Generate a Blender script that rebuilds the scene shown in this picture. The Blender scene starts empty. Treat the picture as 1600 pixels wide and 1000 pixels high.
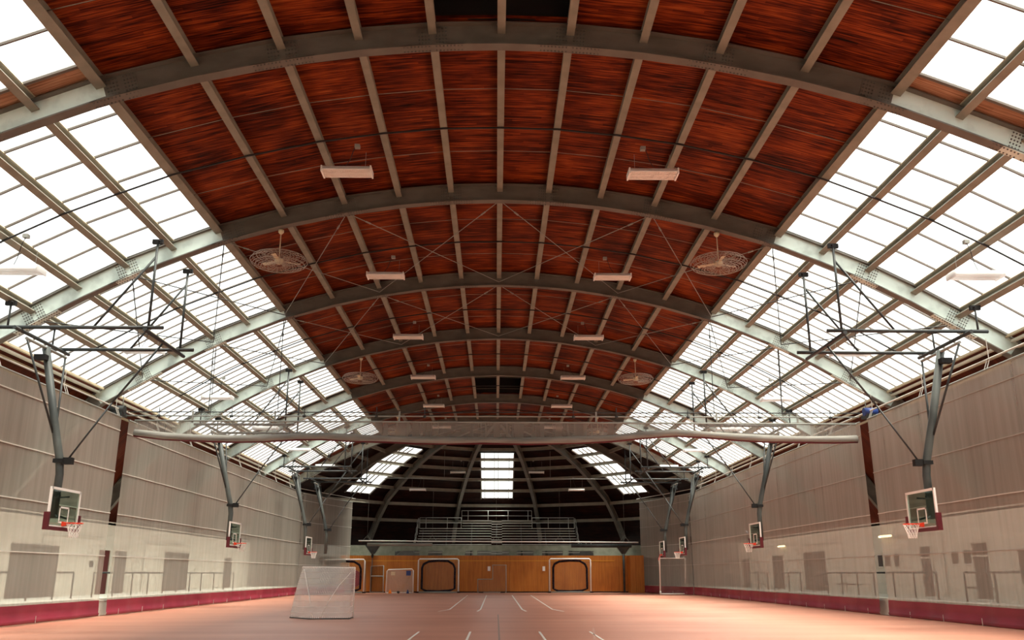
import bpy, math, random
from mathutils import Vector, Matrix
random.seed(7)
S = bpy.context.scene
COL = S.collection
# ------------------------------------------------------------------ camera
F_PX = 1400.3
pitch, yaw, roll = math.radians(15.8167), math.radians(0.9823), 0.0
cp, sp, cy, sy = math.cos(pitch), math.sin(pitch), math.cos(yaw), math.sin(yaw)
fwd = Vector((sy*cp, cy*cp, sp)); rgt = Vector((cy, -sy, 0)); upv = rgt.cross(fwd)
cam = bpy.data.cameras.new('camera'); co = bpy.data.objects.new('camera', cam); COL.objects.link(co)
M = Matrix((rgt, upv, -fwd)).transposed().to_4x4(); M.translation = Vector((0, 0, 1.6))
co.matrix_world = M
cam.sensor_width = 36; cam.lens = F_PX/1600*36; cam.clip_start = 0.05; cam.clip_end = 600
S.camera = co
# ------------------------------------------------------------------ sky, sun, exposure
w = bpy.data.worlds.new('sky'); S.world = w; w.use_nodes = True
wn = w.node_tree; bgn = wn.nodes['Background']
geo = wn.nodes.new('ShaderNodeNewGeometry'); sepw = wn.nodes.new('ShaderNodeSeparateXYZ')
rw = wn.nodes.new('ShaderNodeValToRGB'); mrw = wn.nodes.new('ShaderNodeMapRange')
wn.links.new(geo.outputs['Incoming'], sepw.inputs[0])
mrw.inputs[1].default_value = -1; mrw.inputs[2].default_value = 1
wn.links.new(sepw.outputs[0], mrw.inputs[0]); wn.links.new(mrw.outputs[0], rw.inputs[0])
# Incoming points to the viewer: x=-1 looks to the right (sunny side), x=+1 to the left
rw.color_ramp.elements[0].color = (1.0, .985, .95, 1); rw.color_ramp.elements[1].color = (.38, .44, .47, 1)
wn.links.new(rw.outputs[0], bgn.inputs[0]); bgn.inputs[1].default_value = 2.7
sun = bpy.data.lights.new('sun', 'SUN'); so = bpy.data.objects.new('sun', sun); COL.objects.link(so)
sun.energy = 18.0; sun.angle = math.radians(38); sun.color = (1, .93, .80)
so.rotation_euler = Vector((-.30, .12, -1)).to_track_quat('-Z', 'Y').to_euler()
so.location = (20, 0, 40)
S.view_settings.view_transform = 'Standard'; S.view_settings.look = 'None'
S.view_settings.gamma = 1; S.view_settings.use_curve_mapping = False
S.view_settings.exposure = 0.04
try:
    S.cycles.transparent_max_bounces = 24; S.cycles.max_bounces = 10; S.cycles.diffuse_bounces = 6
except Exception: pass

# ------------------------------------------------------------------ materials
def nodes(name):
    m = bpy.data.materials.new(name); m.use_nodes = True
    nt = m.node_tree; b = nt.nodes['Principled BSDF']
    return m, nt, b
def mat(name, c, rough=.6, metal=0, c2=None, scale=4, stretch=(1, 1, 1), detail=5, lo=.35, hi=.65, bump=0, spec=.35):
    m, nt, b = nodes(name); b.inputs['Specular IOR Level'].default_value = spec; b.inputs['Roughness'].default_value = rough; b.inputs['Metallic'].default_value = metal
    b.inputs['Base Color'].default_value = (*c, 1)
    if c2:
        tc = nt.nodes.new('ShaderNodeNewGeometry'); mp = nt.nodes.new('ShaderNodeMapping'); mp.inputs['Scale'].default_value = stretch
        nz = nt.nodes.new('ShaderNodeTexNoise'); nz.inputs['Scale'].default_value = scale; nz.inputs['Detail'].default_value = detail
        rp = nt.nodes.new('ShaderNodeValToRGB'); rp.color_ramp.elements[0].position = lo; rp.color_ramp.elements[1].position = hi
        rp.color_ramp.elements[0].color = (*c, 1); rp.color_ramp.elements[1].color = (*c2, 1)
        nt.links.new(tc.outputs['Position'], mp.inputs[0]); nt.links.new(mp.outputs[0], nz.inputs['Vector'])
        nt.links.new(nz.outputs['Fac'], rp.inputs[0]); nt.links.new(rp.outputs[0], b.inputs['Base Color'])
        if bump:
            bp = nt.nodes.new('ShaderNodeBump'); bp.inputs['Strength'].default_value = bump
            nt.links.new(nz.outputs['Fac'], bp.inputs['Height']); nt.links.new(bp.outputs[0], b.inputs['Normal'])
    return m
def math_n(nt, op, a, bv=None, c=None):
    n = nt.nodes.new('ShaderNodeMath'); n.operation = op
    for i, x in enumerate((a, bv, c)):
        if x is None: continue
        if isinstance(x, (int, float)): n.inputs[i].default_value = x
        else: nt.links.new(x, n.inputs[i])
    return n.outputs[0]
def boards(name, stops, axis=1, width=.14, along=0, rough=.55, gapdark=.35, grain=6, seamw=.06, spec=.06):
    """timber boards: a random tone for each board, streaky grain, dark seams, knots"""
    m, nt, b = nodes(name); b.inputs['Roughness'].default_value = rough; b.inputs['Specular IOR Level'].default_value = spec
    g = nt.nodes.new('ShaderNodeNewGeometry'); s = nt.nodes.new('ShaderNodeSeparateXYZ'); nt.links.new(g.outputs['Position'], s.inputs[0])
    u = math_n(nt, 'DIVIDE', s.outputs[axis], width); fl = math_n(nt, 'FLOOR', u); fr = math_n(nt, 'FRACT', u)
    # board joints along the length
    jn = nt.nodes.new('ShaderNodeTexWhiteNoise'); jn.noise_dimensions = '1D'; nt.links.new(fl, jn.inputs['W'])
    sh = math_n(nt, 'MULTIPLY_ADD', jn.outputs['Value'], 7.0, s.outputs[along])
    seg = math_n(nt, 'FLOOR', math_n(nt, 'DIVIDE', sh, 3.4))
    wn2 = nt.nodes.new('ShaderNodeTexWhiteNoise'); wn2.noise_dimensions = '2D'
    cv = nt.nodes.new('ShaderNodeCombineXYZ'); nt.links.new(fl, cv.inputs[0]); nt.links.new(seg, cv.inputs[1]); nt.links.new(cv.outputs[0], wn2.inputs['Vector'])
    gv = nt.nodes.new('ShaderNodeCombineXYZ')
    nt.links.new(math_n(nt, 'MULTIPLY', s.outputs[along], .9), gv.inputs[0]); nt.links.new(math_n(nt, 'MULTIPLY', s.outputs[axis], 14.), gv.inputs[1])
    nt.links.new(math_n(nt, 'MULTIPLY', fl, 3.1), gv.inputs[2])
    nz = nt.nodes.new('ShaderNodeTexNoise'); nz.inputs['Scale'].default_value = grain*.25; nz.inputs['Detail'].default_value = 6; nt.links.new(gv.outputs[0], nz.inputs['Vector'])
    big = nt.nodes.new('ShaderNodeTexNoise'); big.inputs['Scale'].default_value = .7; nt.links.new(g.outputs['Position'], big.inputs['Vector'])
    t = math_n(nt, 'ADD', math_n(nt, 'MULTIPLY', wn2.outputs['Value'], .16), math_n(nt, 'MULTIPLY', nz.outputs['Fac'], 1.05))
    t = math_n(nt, 'ADD', t, math_n(nt, 'MULTIPLY_ADD', big.outputs['Fac'], .6, -.42))
    rp = nt.nodes.new('ShaderNodeValToRGB'); nt.links.new(t, rp.inputs[0])
    els = rp.color_ramp.elements
    while len(els) < len(stops): els.new(.5)
    for e, (p, c) in zip(els, stops): e.position = p; e.color = (*c, 1)
    seam = math_n(nt, 'LESS_THAN', fr, seamw)
    mul = math_n(nt, 'SUBTRACT', 1.0, math_n(nt, 'MULTIPLY', seam, 1-gapdark))
    mx = nt.nodes.new('ShaderNodeMix'); mx.data_type = 'RGBA'; mx.blend_type = 'MULTIPLY'; mx.inputs['Factor'].default_value = 1
    nt.links.new(rp.outputs[0], mx.inputs['A']); nt.links.new(mul, mx.inputs['B']); nt.links.new(mx.outputs['Result'], b.inputs['Base Color'])
    return m
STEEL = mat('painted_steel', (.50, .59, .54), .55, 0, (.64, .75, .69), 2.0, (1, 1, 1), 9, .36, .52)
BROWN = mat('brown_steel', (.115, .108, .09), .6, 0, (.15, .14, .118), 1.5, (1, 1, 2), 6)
STEEL_D = mat('bolt_steel', (.10, .10, .09), .5)
BARM = mat('glazing_bar_paint', (.13, .11, .09), .6)
TAN = mat('tan_sill_lit_flange', (.46, .40, .27), .6)  # sill rail tan, also the painted top-lit edge of skylight purlins
PURL = mat('purlin_paint', (.205, .198, .155), .6, 0, (.26, .25, .20), 2.0, (1, 1, 1), 6)
DECK = boards('deck_boards', [(.22, (.006, .002, .001)), (.42, (.085, .012, .0035)), (.64, (.235, .043, .009)), (.88, (.38, .105, .022))], width=.10)
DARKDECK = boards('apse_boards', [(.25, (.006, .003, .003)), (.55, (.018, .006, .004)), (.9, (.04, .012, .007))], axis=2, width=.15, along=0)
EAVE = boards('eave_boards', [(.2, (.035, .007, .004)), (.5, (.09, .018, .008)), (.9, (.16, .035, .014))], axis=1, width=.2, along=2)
TIMBER = boards('timber_fill', [(.2, (.22, .10, .05)), (.5, (.42, .22, .13)), (.9, (.60, .38, .24))], axis=1, width=.12)
BLACK = mat('black_paint', (.008, .008, .008), .8)
PIPE = mat('dark_pipe', (.030, .035, .036), .5, .1, (.05, .056, .054), 3)
MASTM = mat('mast_paint', (.04, .047, .046), .5, 0, (.10, .11, .10), 1.2, (1, 1, .5))
PIPE2 = mat('grey_pipe', (.30, .31, .28), .5, .2)
ALU = mat('aluminium', (.50, .51, .48), .4, .5, (.62, .62, .58), 2)
WHITE = mat('white_enamel', (.88, .86, .82), .4)
PADM = mat('maroon_padding', (.10, .010, .016), .5)
DINGY = mat('dingy_green_wall', (.20, .22, .17), .8, 0, (.27, .29, .23), 2)
SEAMR = mat('dull_webbing', (.36, .33, .29), .7)
CREAM = mat('cream_paint', (.72, .62, .42), .45)
MAROON = mat('maroon_vinyl', (.20, .018, .035), .45, 0, (.27, .028, .05), 1.2, (1, .6, 1.5), 4)
MAROON_D = mat('maroon_paint', (.09, .012, .012), .5)
ORANGE = mat('orange_rim', (.75, .05, .015), .4)
PLASTER = mat('beige_plaster', (.62, .60, .52), .8, 0, (.70, .68, .60), .8)
KERB = mat('pale_concrete', (.58, .61, .53), .8, 0, (.68, .70, .62), 1.5)
GREYD = mat('grey_door', (.085, .07, .065), .6)
CONC = mat('concrete', (.30, .29, .27), .85, 0, (.36, .35, .32), 2)
WIRE = mat('wire', (.40, .36, .30), .4, .4)
CORD = mat('cord', (.02, .02, .02), .6)
NETW = mat('white_cord', (.80, .78, .74), .7)
PAINTL = mat('line_paint', (.80, .76, .70), .6)
PAINTG = mat('grey_line_paint', (.35, .26, .22), .6)
PAINTF = mat('faded_line_paint', (.60, .36, .28), .6)
WOODW = boards('varnished_plywood', [(.2, (.34, .105, .014)), (.5, (.46, .155, .022)), (.9, (.56, .21, .036))], axis=0, width=1.22, along=2, rough=.35, gapdark=.6, grain=3, seamw=.02, spec=.3)
YELLOW = mat('yellow_line', (.70, .34, .03), .4)
PURPLE = mat('dark_net_edge', (.008, .006, .009), .9, 0, (.035, .026, .036), 9, spec=.05)
BLUE = mat('blue_plastic', (.03, .06, .22), .4)
ORG2 = mat('cone_orange', (.9, .25, .02), .4)

def floor_mat():
    m, nt, b = nodes('track_surface'); b.inputs['Roughness'].default_value = .42
    g = nt.nodes.new('ShaderNodeNewGeometry'); mp = nt.nodes.new('ShaderNodeMapping'); mp.inputs['Scale'].default_value = (.12, .9, 1)
    nz = nt.nodes.new('ShaderNodeTexNoise'); nz.inputs['Scale'].default_value = .8; nz.inputs['Detail'].default_value = 7
    nt.links.new(g.outputs['Position'], mp.inputs[0]); nt.links.new(mp.outputs[0], nz.inputs['Vector'])
    n2 = nt.nodes.new('ShaderNodeTexNoise'); n2.inputs['Scale'].default_value = .25; nt.links.new(g.outputs['Position'], n2.inputs['Vector'])
    t = math_n(nt, 'ADD', math_n(nt, 'MULTIPLY', nz.outputs['Fac'], .6), math_n(nt, 'MULTIPLY', n2.outputs['Fac'], .4))
    rp = nt.nodes.new('ShaderNodeValToRGB'); nt.links.new(t, rp.inputs[0])
    rp.color_ramp.elements[0].position = .36; rp.color_ramp.elements[0].color = (.45, .18, .115, 1)
    rp.color_ramp.elements[1].position = .64; rp.color_ramp.elements[1].color = (.58, .27, .185, 1)
    nt.links.new(rp.outputs[0], b.inputs['Base Color'])
    return m
FLOOR = floor_mat()
def glass_mat():
    m, nt, b = nodes('skylight_glass'); nt.nodes.remove(b); out = nt.nodes['Material Output']
    tr = nt.nodes.new('ShaderNodeBsdfTransparent'); tr.inputs[0].default_value = (.93, .95, .95, 1)
    tl = nt.nodes.new('ShaderNodeBsdfTranslucent'); tl.inputs[0].default_value = (.85, .86, .86, 1)
    gl = nt.nodes.new('ShaderNodeBsdfGlossy'); gl.inputs['Roughness'].default_value = .15
    m1 = nt.nodes.new('ShaderNodeMixShader'); m1.inputs[0].default_value = .22
    m2 = nt.nodes.new('ShaderNodeMixShader'); m2.inputs[0].default_value = .04
    nt.links.new(tr.outputs[0], m1.inputs[1]); nt.links.new(tl.outputs[0], m1.inputs[2])
    nt.links.new(m1.outputs[0], m2.inputs[1]); nt.links.new(gl.outputs[0], m2.inputs[2]); nt.links.new(m2.outputs[0], out.inputs[0])
    return m
GLASS = glass_mat()
def board_glass():
    m, nt, b = nodes('backboard_glass'); nt.nodes.remove(b); out = nt.nodes['Material Output']
    tr = nt.nodes.new('ShaderNodeBsdfTransparent'); tr.inputs[0].default_value = (.66, .75, .70, 1)
    gl = nt.nodes.new('ShaderNodeBsdfGlossy'); gl.inputs['Roughness'].default_value = .03
    m2 = nt.nodes.new('ShaderNodeMixShader'); m2.inputs[0].default_value = .08
    nt.links.new(tr.outputs[0], m2.inputs[1]); nt.links.new(gl.outputs[0], m2.inputs[2]); nt.links.new(m2.outputs[0], out.inputs[0])
    return m
BGLASS = board_glass()
def net_mat(name, c, cover, streak=.12, axis=1):
    """fine woven netting: part solid thread, part open"""
    m, nt, b = nodes(name); nt.nodes.remove(b); out = nt.nodes['Material Output']
    g = nt.nodes.new('ShaderNodeNewGeometry'); mp = nt.nodes.new('ShaderNodeMapping')
    mp.inputs['Scale'].default_value = (3.0, 3.0, .12)
    nz = nt.nodes.new('ShaderNodeTexNoise'); nz.inputs['Scale'].default_value = 1.6; nz.inputs['Detail'].default_value = 4
    nt.links.new(g.outputs['Position'], mp.inputs[0]); nt.links.new(mp.outputs[0], nz.inputs['Vector'])
    fac = math_n(nt, 'MULTIPLY_ADD', math_n(nt, 'SUBTRACT', nz.outputs['Fac'], .5), streak*4, cover)
    di = nt.nodes.new('ShaderNodeBsdfDiffuse'); di.inputs[0].default_value = (*c, 1)
    tl = nt.nodes.new('ShaderNodeBsdfTranslucent'); tl.inputs[0].default_value = (*c, 1)
    mm = nt.nodes.new('ShaderNodeMixShader'); mm.inputs[0].default_value = .3
    tr = nt.nodes.new('ShaderNodeBsdfTransparent')
    mx = nt.nodes.new('ShaderNodeMixShader'); nt.links.new(fac, mx.inputs[0])
    nt.links.new(di.outputs[0], mm.inputs[1]); nt.links.new(tl.outputs[0], mm.inputs[2])
    nt.links.new(tr.outputs[0], mx.inputs[1]); nt.links.new(mm.outputs[0], mx.inputs[2]); nt.links.new(mx.outputs[0], out.inputs[0])
    return m
NET = net_mat('curtain_netting', (.66, .62, .54), .41, .06)
NETD = net_mat('divider_netting', (.34, .31, .27), .52, .04)
NETG = net_mat('goal_netting', (.86, .83, .79), .36, .03)
NETO = net_mat('thin_netting', (.50, .42, .36), .15, .02)
ROLL = mat('rolled_netting', (.19, .185, .165), .8, 0, (.30, .285, .25), 2.2, (.3, 3, 3), 5)
SEAM = mat('seam_webbing', (.55, .53, .48), .7)
def emis(name, c, s):
    m, nt, b = nodes(name); b.inputs['Emission Color'].default_value = (*c, 1); b.inputs['Emission Strength'].default_value = s
    b.inputs['Base Color'].default_value = (*c, 1); return m
def lens_mat():
    m, nt, b = nodes('lamp_lens'); nt.nodes.remove(b); out = nt.nodes['Material Output']
    d = nt.nodes.new('ShaderNodeBsdfDiffuse'); d.inputs[0].default_value = (.85, .86, .86, 1)
    t = nt.nodes.new('ShaderNodeBsdfTranslucent'); t.inputs[0].default_value = (.9, .91, .91, 1)
    x = nt.nodes.new('ShaderNodeMixShader'); x.inputs[0].default_value = .6
    nt.links.new(d.outputs[0], x.inputs[1]); nt.links.new(t.outputs[0], x.inputs[2]); nt.links.new(x.outputs[0], out.inputs[0]); return m
LENS = lens_mat()
LAMP = emis('lit_tube', (1, .80, .42), 3.0)

# ------------------------------------------------------------------ mesh builder
class MB:
    def __init__(s): s.v = []; s.f = []; s.m = []; s.sm = []; s.mi = 0; s.smooth = False
    def face(s, idx): s.f.append(idx); s.m.append(s.mi); s.sm.append(s.smooth)
    def poly(s, pts): n = len(s.v); s.v += [Vector(p) for p in pts]; s.face(list(range(n, n+len(pts)))); return s
    def hexa(s, a, b):
        """prism between polygon a and polygon b"""
        n = len(s.v); k = len(a); s.v += [Vector(p) for p in a]+[Vector(p) for p in b]
        s.face([n+i for i in reversed(range(k))]); s.face([n+k+i for i in range(k)])
        for i in range(k): s.face([n+i, n+(i+1) % k, n+k+(i+1) % k, n+k+i])
        return s
    def box(s, lo, hi):
        (x0, y0, z0), (x1, y1, z1) = lo, hi
        x0, x1 = sorted((x0, x1)); y0, y1 = sorted((y0, y1)); z0, z1 = sorted((z0, z1))
        return s.hexa([(x0, y0, z0), (x1, y0, z0), (x1, y1, z0), (x0, y1, z0)], [(x0, y0, z1), (x1, y0, z1), (x1, y1, z1), (x0, y1, z1)])
    def bar(s, p, q, w, h=None, up=(0, 0, 1), off=0):
        """rectangular bar p->q, width w across, height h along up; off shifts along up"""
        h = h or w; p = Vector(p); q = Vector(q); d = (q-p).normalized(); up = Vector(up)
        if abs(d.dot(up)) > .99: up = Vector((1, 0, 0))
        r = d.cross(up).normalized(); u = r.cross(d).normalized(); o = u*off
        c = [(-w/2, -h/2), (w/2, -h/2), (w/2, h/2), (-w/2, h/2)]
        return s.hexa([p+o+r*a+u*b for a, b in c], [q+o+r*a+u*b for a, b in c])
    def tube(s, pts, r, n=8, closed=False, r2=None):
        pts = [Vector(p) for p in pts]; k = len(pts); base = len(s.v); sm = s.smooth; s.smooth = n > 4
        T = []
        for i in range(k):
            a = pts[(i-1) % k] if (closed or i > 0) else pts[i]; b = pts[(i+1) % k] if (closed or i < k-1) else pts[i]
            T.append((b-a).normalized())
        N = T[0].orthogonal().normalized()
        for i in range(k):
            N = (N - T[i]*N.dot(T[i])); N = N.normalized() if N.length > 1e-6 else T[i].orthogonal().normalized()
            B = T[i].cross(N); rr = r if r2 is None else r+(r2-r)*i/(k-1)
            if isinstance(r, (list, tuple)): rr = r[i]
            for j in range(n):
                a = 2*math.pi*j/n; s.v.append(pts[i]+N*math.cos(a)*rr+B*math.sin(a)*rr)
        for i in range(k if closed else k-1):
            i2 = (i+1) % k
            for j in range(n): s.face([base+i*n+j, base+i*n+(j+1) % n, base+i2*n+(j+1) % n, base+i2*n+j])
        s.smooth = False
        if not closed:
            s.face([base+j for j in reversed(range(n))]); s.face([base+(k-1)*n+j for j in range(n)])
        s.smooth = sm; return s
    def ring(s, c, R, r, n=24, m=6, nrm=(0, 0, 1)):
        nrm = Vector(nrm).normalized(); a = nrm.orthogonal().normalized(); b = nrm.cross(a); c = Vector(c)
        return s.tube([c+a*R*math.cos(t*2*math.pi/n)+b*R*math.sin(t*2*math.pi/n) for t in range(n)], r, m, True)
    def sweep(s, sec, path, lat, caps=True, webm=None):
        """sweep section (lateral a, height b) along planar path; lat = lateral unit vector; mitred"""
        path = [Vector(p) for p in path]; lat = Vector(lat); k = len(path); n = len(sec); base = len(s.v)
        for i in range(k):
            if i == 0: d0 = d1 = (path[1]-path[0]).normalized()
            elif i == k-1: d0 = d1 = (path[-1]-path[-2]).normalized()
            else: d0 = (path[i]-path[i-1]).normalized(); d1 = (path[i+1]-path[i]).normalized()
            n0 = lat.cross(d0).normalized(); n1 = lat.cross(d1).normalized(); nm = (n0+n1).normalized()
            nm = nm/max(.3, nm.dot(n0))
            if nm.z < 0: nm = -nm
            for a, b in sec: s.v.append(path[i]+lat*a+nm*b)
        for i in range(k-1):
            for j in range(n):
                if webm and j in (3, 9): s.mi = 1 if webm(i) else 0
                s.face([base+i*n+j, base+i*n+(j+1) % n, base+(i+1)*n+(j+1) % n, base+(i+1)*n+j]); 
                if webm: s.mi = 0
        if caps: s.face([base+j for j in reversed(range(n))]); s.face([base+(k-1)*n+j for j in range(n)])
        return s
    def ibeam(s, p, q, w, h, tw, tf, up=(0, 0, 1)):
        p = Vector(p); q = Vector(q); d = (q-p).normalized(); r = d.cross(Vector(up)).normalized(); u = r.cross(d).normalized()
        sec = isec(w, h, tw, tf)
        return s.hexa2([p+r*a+u*b for a, b in sec], [q+r*a+u*b for a, b in sec])
    def hexa2(s, a, b): return s.hexa(a, b)
    def build(s, name, mats, parent=None, label=None, cat=None, group=None, kind=None):
        if not isinstance(mats, (list, tuple)): mats = [mats]
        if parent is not None: o0 = Vector(parent['_o'])
        else:
            xs = [v.x for v in s.v]; ys = [v.y for v in s.v]; zs = [v.z for v in s.v]
            o0 = Vector(((min(xs)+max(xs))/2, (min(ys)+max(ys))/2, min(zs)))
        me = bpy.data.meshes.new(name); me.from_pydata([tuple(v-o0) for v in s.v], [], s.f)
        for m in mats: me.materials.append(m)
        me.polygons.foreach_set('material_index', s.m); me.polygons.foreach_set('use_smooth', s.sm); me.update()
        o = bpy.data.objects.new(name, me); COL.objects.link(o)
        if parent is not None: o.parent = parent
        else: o.location = o0
        o['_o'] = tuple(o0)
        tag(o, label, cat, group, kind); return o
def isec(w, h, tw, tf):
    return [(-w/2, 0), (w/2, 0), (w/2, tf), (tw/2, tf), (tw/2, h-tf), (w/2, h-tf), (w/2, h), (-w/2, h), (-w/2, h-tf), (-tw/2, h-tf), (-tw/2, tf), (-w/2, tf)]
def tag(o, label=None, cat=None, group=None, kind=None):
    if label: o['label'] = label
    if cat: o['category'] = cat
    if group: o['group'] = group
    if kind: o['kind'] = kind
def thing(name, loc, label, cat, group=None):
    o = bpy.data.objects.new(name, None); COL.objects.link(o); o.location = loc; o['_o'] = tuple(loc)
    o.empty_display_size = .2; tag(o, label, cat, group); return o
def copy_thing(src, loc, label, mirror=False):
    r = src.copy(); COL.objects.link(r); r.location = loc; r['label'] = label
    if mirror: r.scale = (-1, 1, 1)
    for ch in list(src.children):
        c = ch.copy(); COL.objects.link(c); c.parent = r
        for g in list(ch.children):
            d = g.copy(); COL.objects.link(d); d.parent = c
    return r

# ------------------------------------------------------------------ layout
XR = 0.07
PX = [0, 1.60, 3.30, 5.06, 7.01, 9.01, 10.45, 11.87, 13.28, 14.63, 16.30, 17.90, 19.35]
PZ = [13.51, 13.47, 13.30, 13.03, 12.58, 12.00, 11.41, 10.80, 10.06, 9.27, 8.27, 6.55, 4.55]
L = 9.0905
def AY(a): return 18.65 - .14 + (a-1)*L
ORD = ['', 'first', 'second', 'third', 'fourth', 'fifth', 'sixth', 'seventh', 'eighth', 'ninth', 'tenth', 'eleventh', 'twelfth']
def prof(k): return PX[k], PZ[k]
def nrm(k):
    def sn(a, b):
        dx, dz = PX[b]-PX[a], PZ[b]-PZ[a]; l = math.hypot(dx, dz); return (-dz/l, dx/l)
    if k == 0: return (0, 1)
    if k == len(PX)-1: return sn(k-1, k)
    a = sn(k-1, k); b = sn(k, k+1); x, z = a[0]+b[0], a[1]+b[1]; l = math.hypot(x, z); return (x/l, z/l)
def offp(k, d): n = nrm(k); return PX[k]+n[0]*d, PZ[k]+n[1]*d
def at_r(r, d):
    """profile offset d at radius r (between stations)"""
    pts = [offp(k, d) for k in range(len(PX))]
    for i in range(len(pts)-1):
        if pts[i][0] <= r <= pts[i+1][0] or i == len(pts)-2:
            t = (r-pts[i][0])/(pts[i+1][0]-pts[i][0]); return r, pts[i][1]+t*(pts[i+1][1]-pts[i][1])
DK = .66      # deck level above arch underside
Y0, YE = -9.0, 73.06
W = 19.3

# ------------------------------------------------------------------ floor and walls
fl = MB().poly([(-22, -10, 0), (22, -10, 0), (22, 95, 0), (-22, 95, 0)]).build('floor', FLOOR, kind='structure')
LN = MB()
def line(p, q, wd=.06, mb=LN):
    p = Vector((*p, .004)); q = Vector((*q, .004)); d = (q-p).normalized(); r = Vector((d.y, -d.x, 0))*wd/2
    mb.poly([p-r, p+r, q+r, q-r])
for x in (-2.2, -.73, 1.25, 2.7):
    line((x*.98, 44), (x, 73.0), .07); line((x, 14), (x, 27.25), .06)
for x, dx in ((-2.2, -.35), (-.73, -.1), (1.25, .1), (2.7, .3)): line((x*.98, 44), (x+dx, 41.6), .09)
LN.build('painted_lines', PAINTL, fl)
LF = MB()
line((-15, 27.3), (15, 27.15), .05, LF); line((-15, 52.8), (15, 52.6), .07, LF); line((-13, 61), (13, 61), .08, LF)
line((-15, 36.9), (15, 36.7), .04, LF); line((-12, 45.2), (-1, 45.2), .05, LF)
line((-6.4, 56), (-3.9, 66), .08, LF); line((-4.0, 40), (-3.4, 46), .07, LF); line((3.4, 52), (4.6, 41), .1, LF); line((5.2, 68), (7.5, 52), .08, LF)
line((-13, 24), (-12.2, 27.2), .05, LF); line((3.0, 29), (2.4, 23), .05, LF); line((-11, 66), (-3, 66), .08, LF)
for k in range(40):
    pass
LF.build('painted_lines', PAINTF, fl, label='faded pink line paint')
LG = MB(); line((.09, 12), (.09, 38.5), .05, LG); line((-15.2, 20.5), (15.2, 20.4), .03, LG); line((-15.2, 31), (15.2, 30.9), .03, LG)
LG.build('painted_lines', PAINTG, fl, label='thin dark line')

def wallpoly(name, y0, y1, s):
    mb = MB(); mb.box((s*W, y0, 0), (s*(W+.25), y1, 4.05))
    mb.box((s*W, y0, 3.95), (s*(W+.9), y1, 4.1))
    for z in (2.95, 3.45): mb.box((s*(W-.012), y0, z), (s*W, y1, z+.025))
    return mb.build(name, PLASTER, kind='structure')
wl = wallpoly('wall_left', -10, 75, -1); wr = wallpoly('wall_right', -10, 75, 1)
bk = MB(); bk.box((-21, -9.3, 0), (21, -9.05, 14.6)); bk.build('wall_front', PLASTER, kind='structure')
# raised gallery walks with kerb
for s, nm, sd in ((-1, 'trim_1', 'left'), (1, 'trim_2', 'right')):
    mb = MB(); pts = [(s*15.62, -9), (s*W, -9), (s*W, 80), (s*17, 83.2), (s*13.3, 83.2), (s*13.2, 82), (s*15.62, 73)]
    mb.hexa([(x, y, 0.02) for x, y in pts], [(x, y, .65) for x, y in pts])
    mb.box((s*15.60, -9, .56), (s*15.80, 73, .67))
    mb.build(nm, KERB, kind='structure')
# apse lower wall: polygon ring
HUB = Vector((XR, YE, 0))
ANG = [math.radians(25.714*k) for k in range(8)]
def pol(r, a, z): return Vector((XR+r*math.cos(a), YE+r*math.sin(a), z))
mb = MB()
for i in range(7):
    a, b = ANG[i], ANG[i+1]
    mb.hexa([pol(W, a, 0), pol(W, b, 0), pol(W+.3, b, 0), pol(W+.3, a, 0)], [pol(W, a, 4.1), pol(W, b, 4.1), pol(W+.3, b, 4.1), pol(W+.3, a, 4.1)])
mb.build('wall_back_outer', CONC, kind='structure')

# ------------------------------------------------------------------ roof deck (timber ceiling)
mb = MB(); HATCH = {0: (9.42+.2, 18.3), 5: (AY(5)+.15, AY(6)-.15)}
def strip(mb, k0, k1, ya, yb, s=1, d=DK, th=.06):
    a0, z0 = offp(k0, d); a1, z1 = offp(k1, d); b0, y0_ = offp(k0, d+th); b1, y1_ = offp(k1, d+th)
    mb.hexa([(XR+s*a0, ya, z0), (XR+s*a1, ya, z1), (XR+s*b1, ya, y1_), (XR+s*b0, ya, y0_)], [(XR+s*a0, yb, z0), (XR+s*a1, yb, z1), (XR+s*b1, yb, y1_), (XR+s*b0, yb, y0_)])
for s in (-1, 1):
    for k in range(5):
        if k == 0:
            ys = [Y0, HATCH[0][0], HATCH[0][1], HATCH[5][0], HATCH[5][1], YE]
            for i in (0, 2, 4): strip(mb, 0, 1, ys[i], ys[i+1], s)
        else: strip(mb, k, k+1, Y0, YE, s)
mb.build('ceiling', DECK, kind='structure')
# roof vent boxes over the two ridge openings
for i, (h, lb) in enumerate(((HATCH[0], 'black roof vent shaft over the ridge at the top edge of the photo'), (HATCH[5], 'black roof vent shaft over the ridge far down the hall, behind the fifth arch'))):
    mb = MB(); z0 = 14.05
    x0, x1 = XR-1.72, XR+1.72; y0, y1 = h[0]-.04, h[1]+.04
    mb.box((x0-.06, y0-.06, z0+.1), (x0, y1+.06, 16)); mb.box((x1, y0-.06, z0+.1), (x1+.06, y1+.06, 16))
    mb.box((x0, y0-.06, z0+.1), (x1, y0, 16)); mb.box((x0, y1, z0+.1), (x1, y1+.06, 16)); mb.box((x0, y0, 16), (x1, y1, 16.1))
    mb.build('roof_vent', BLACK, label=lb, cat='roof vent')

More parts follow.
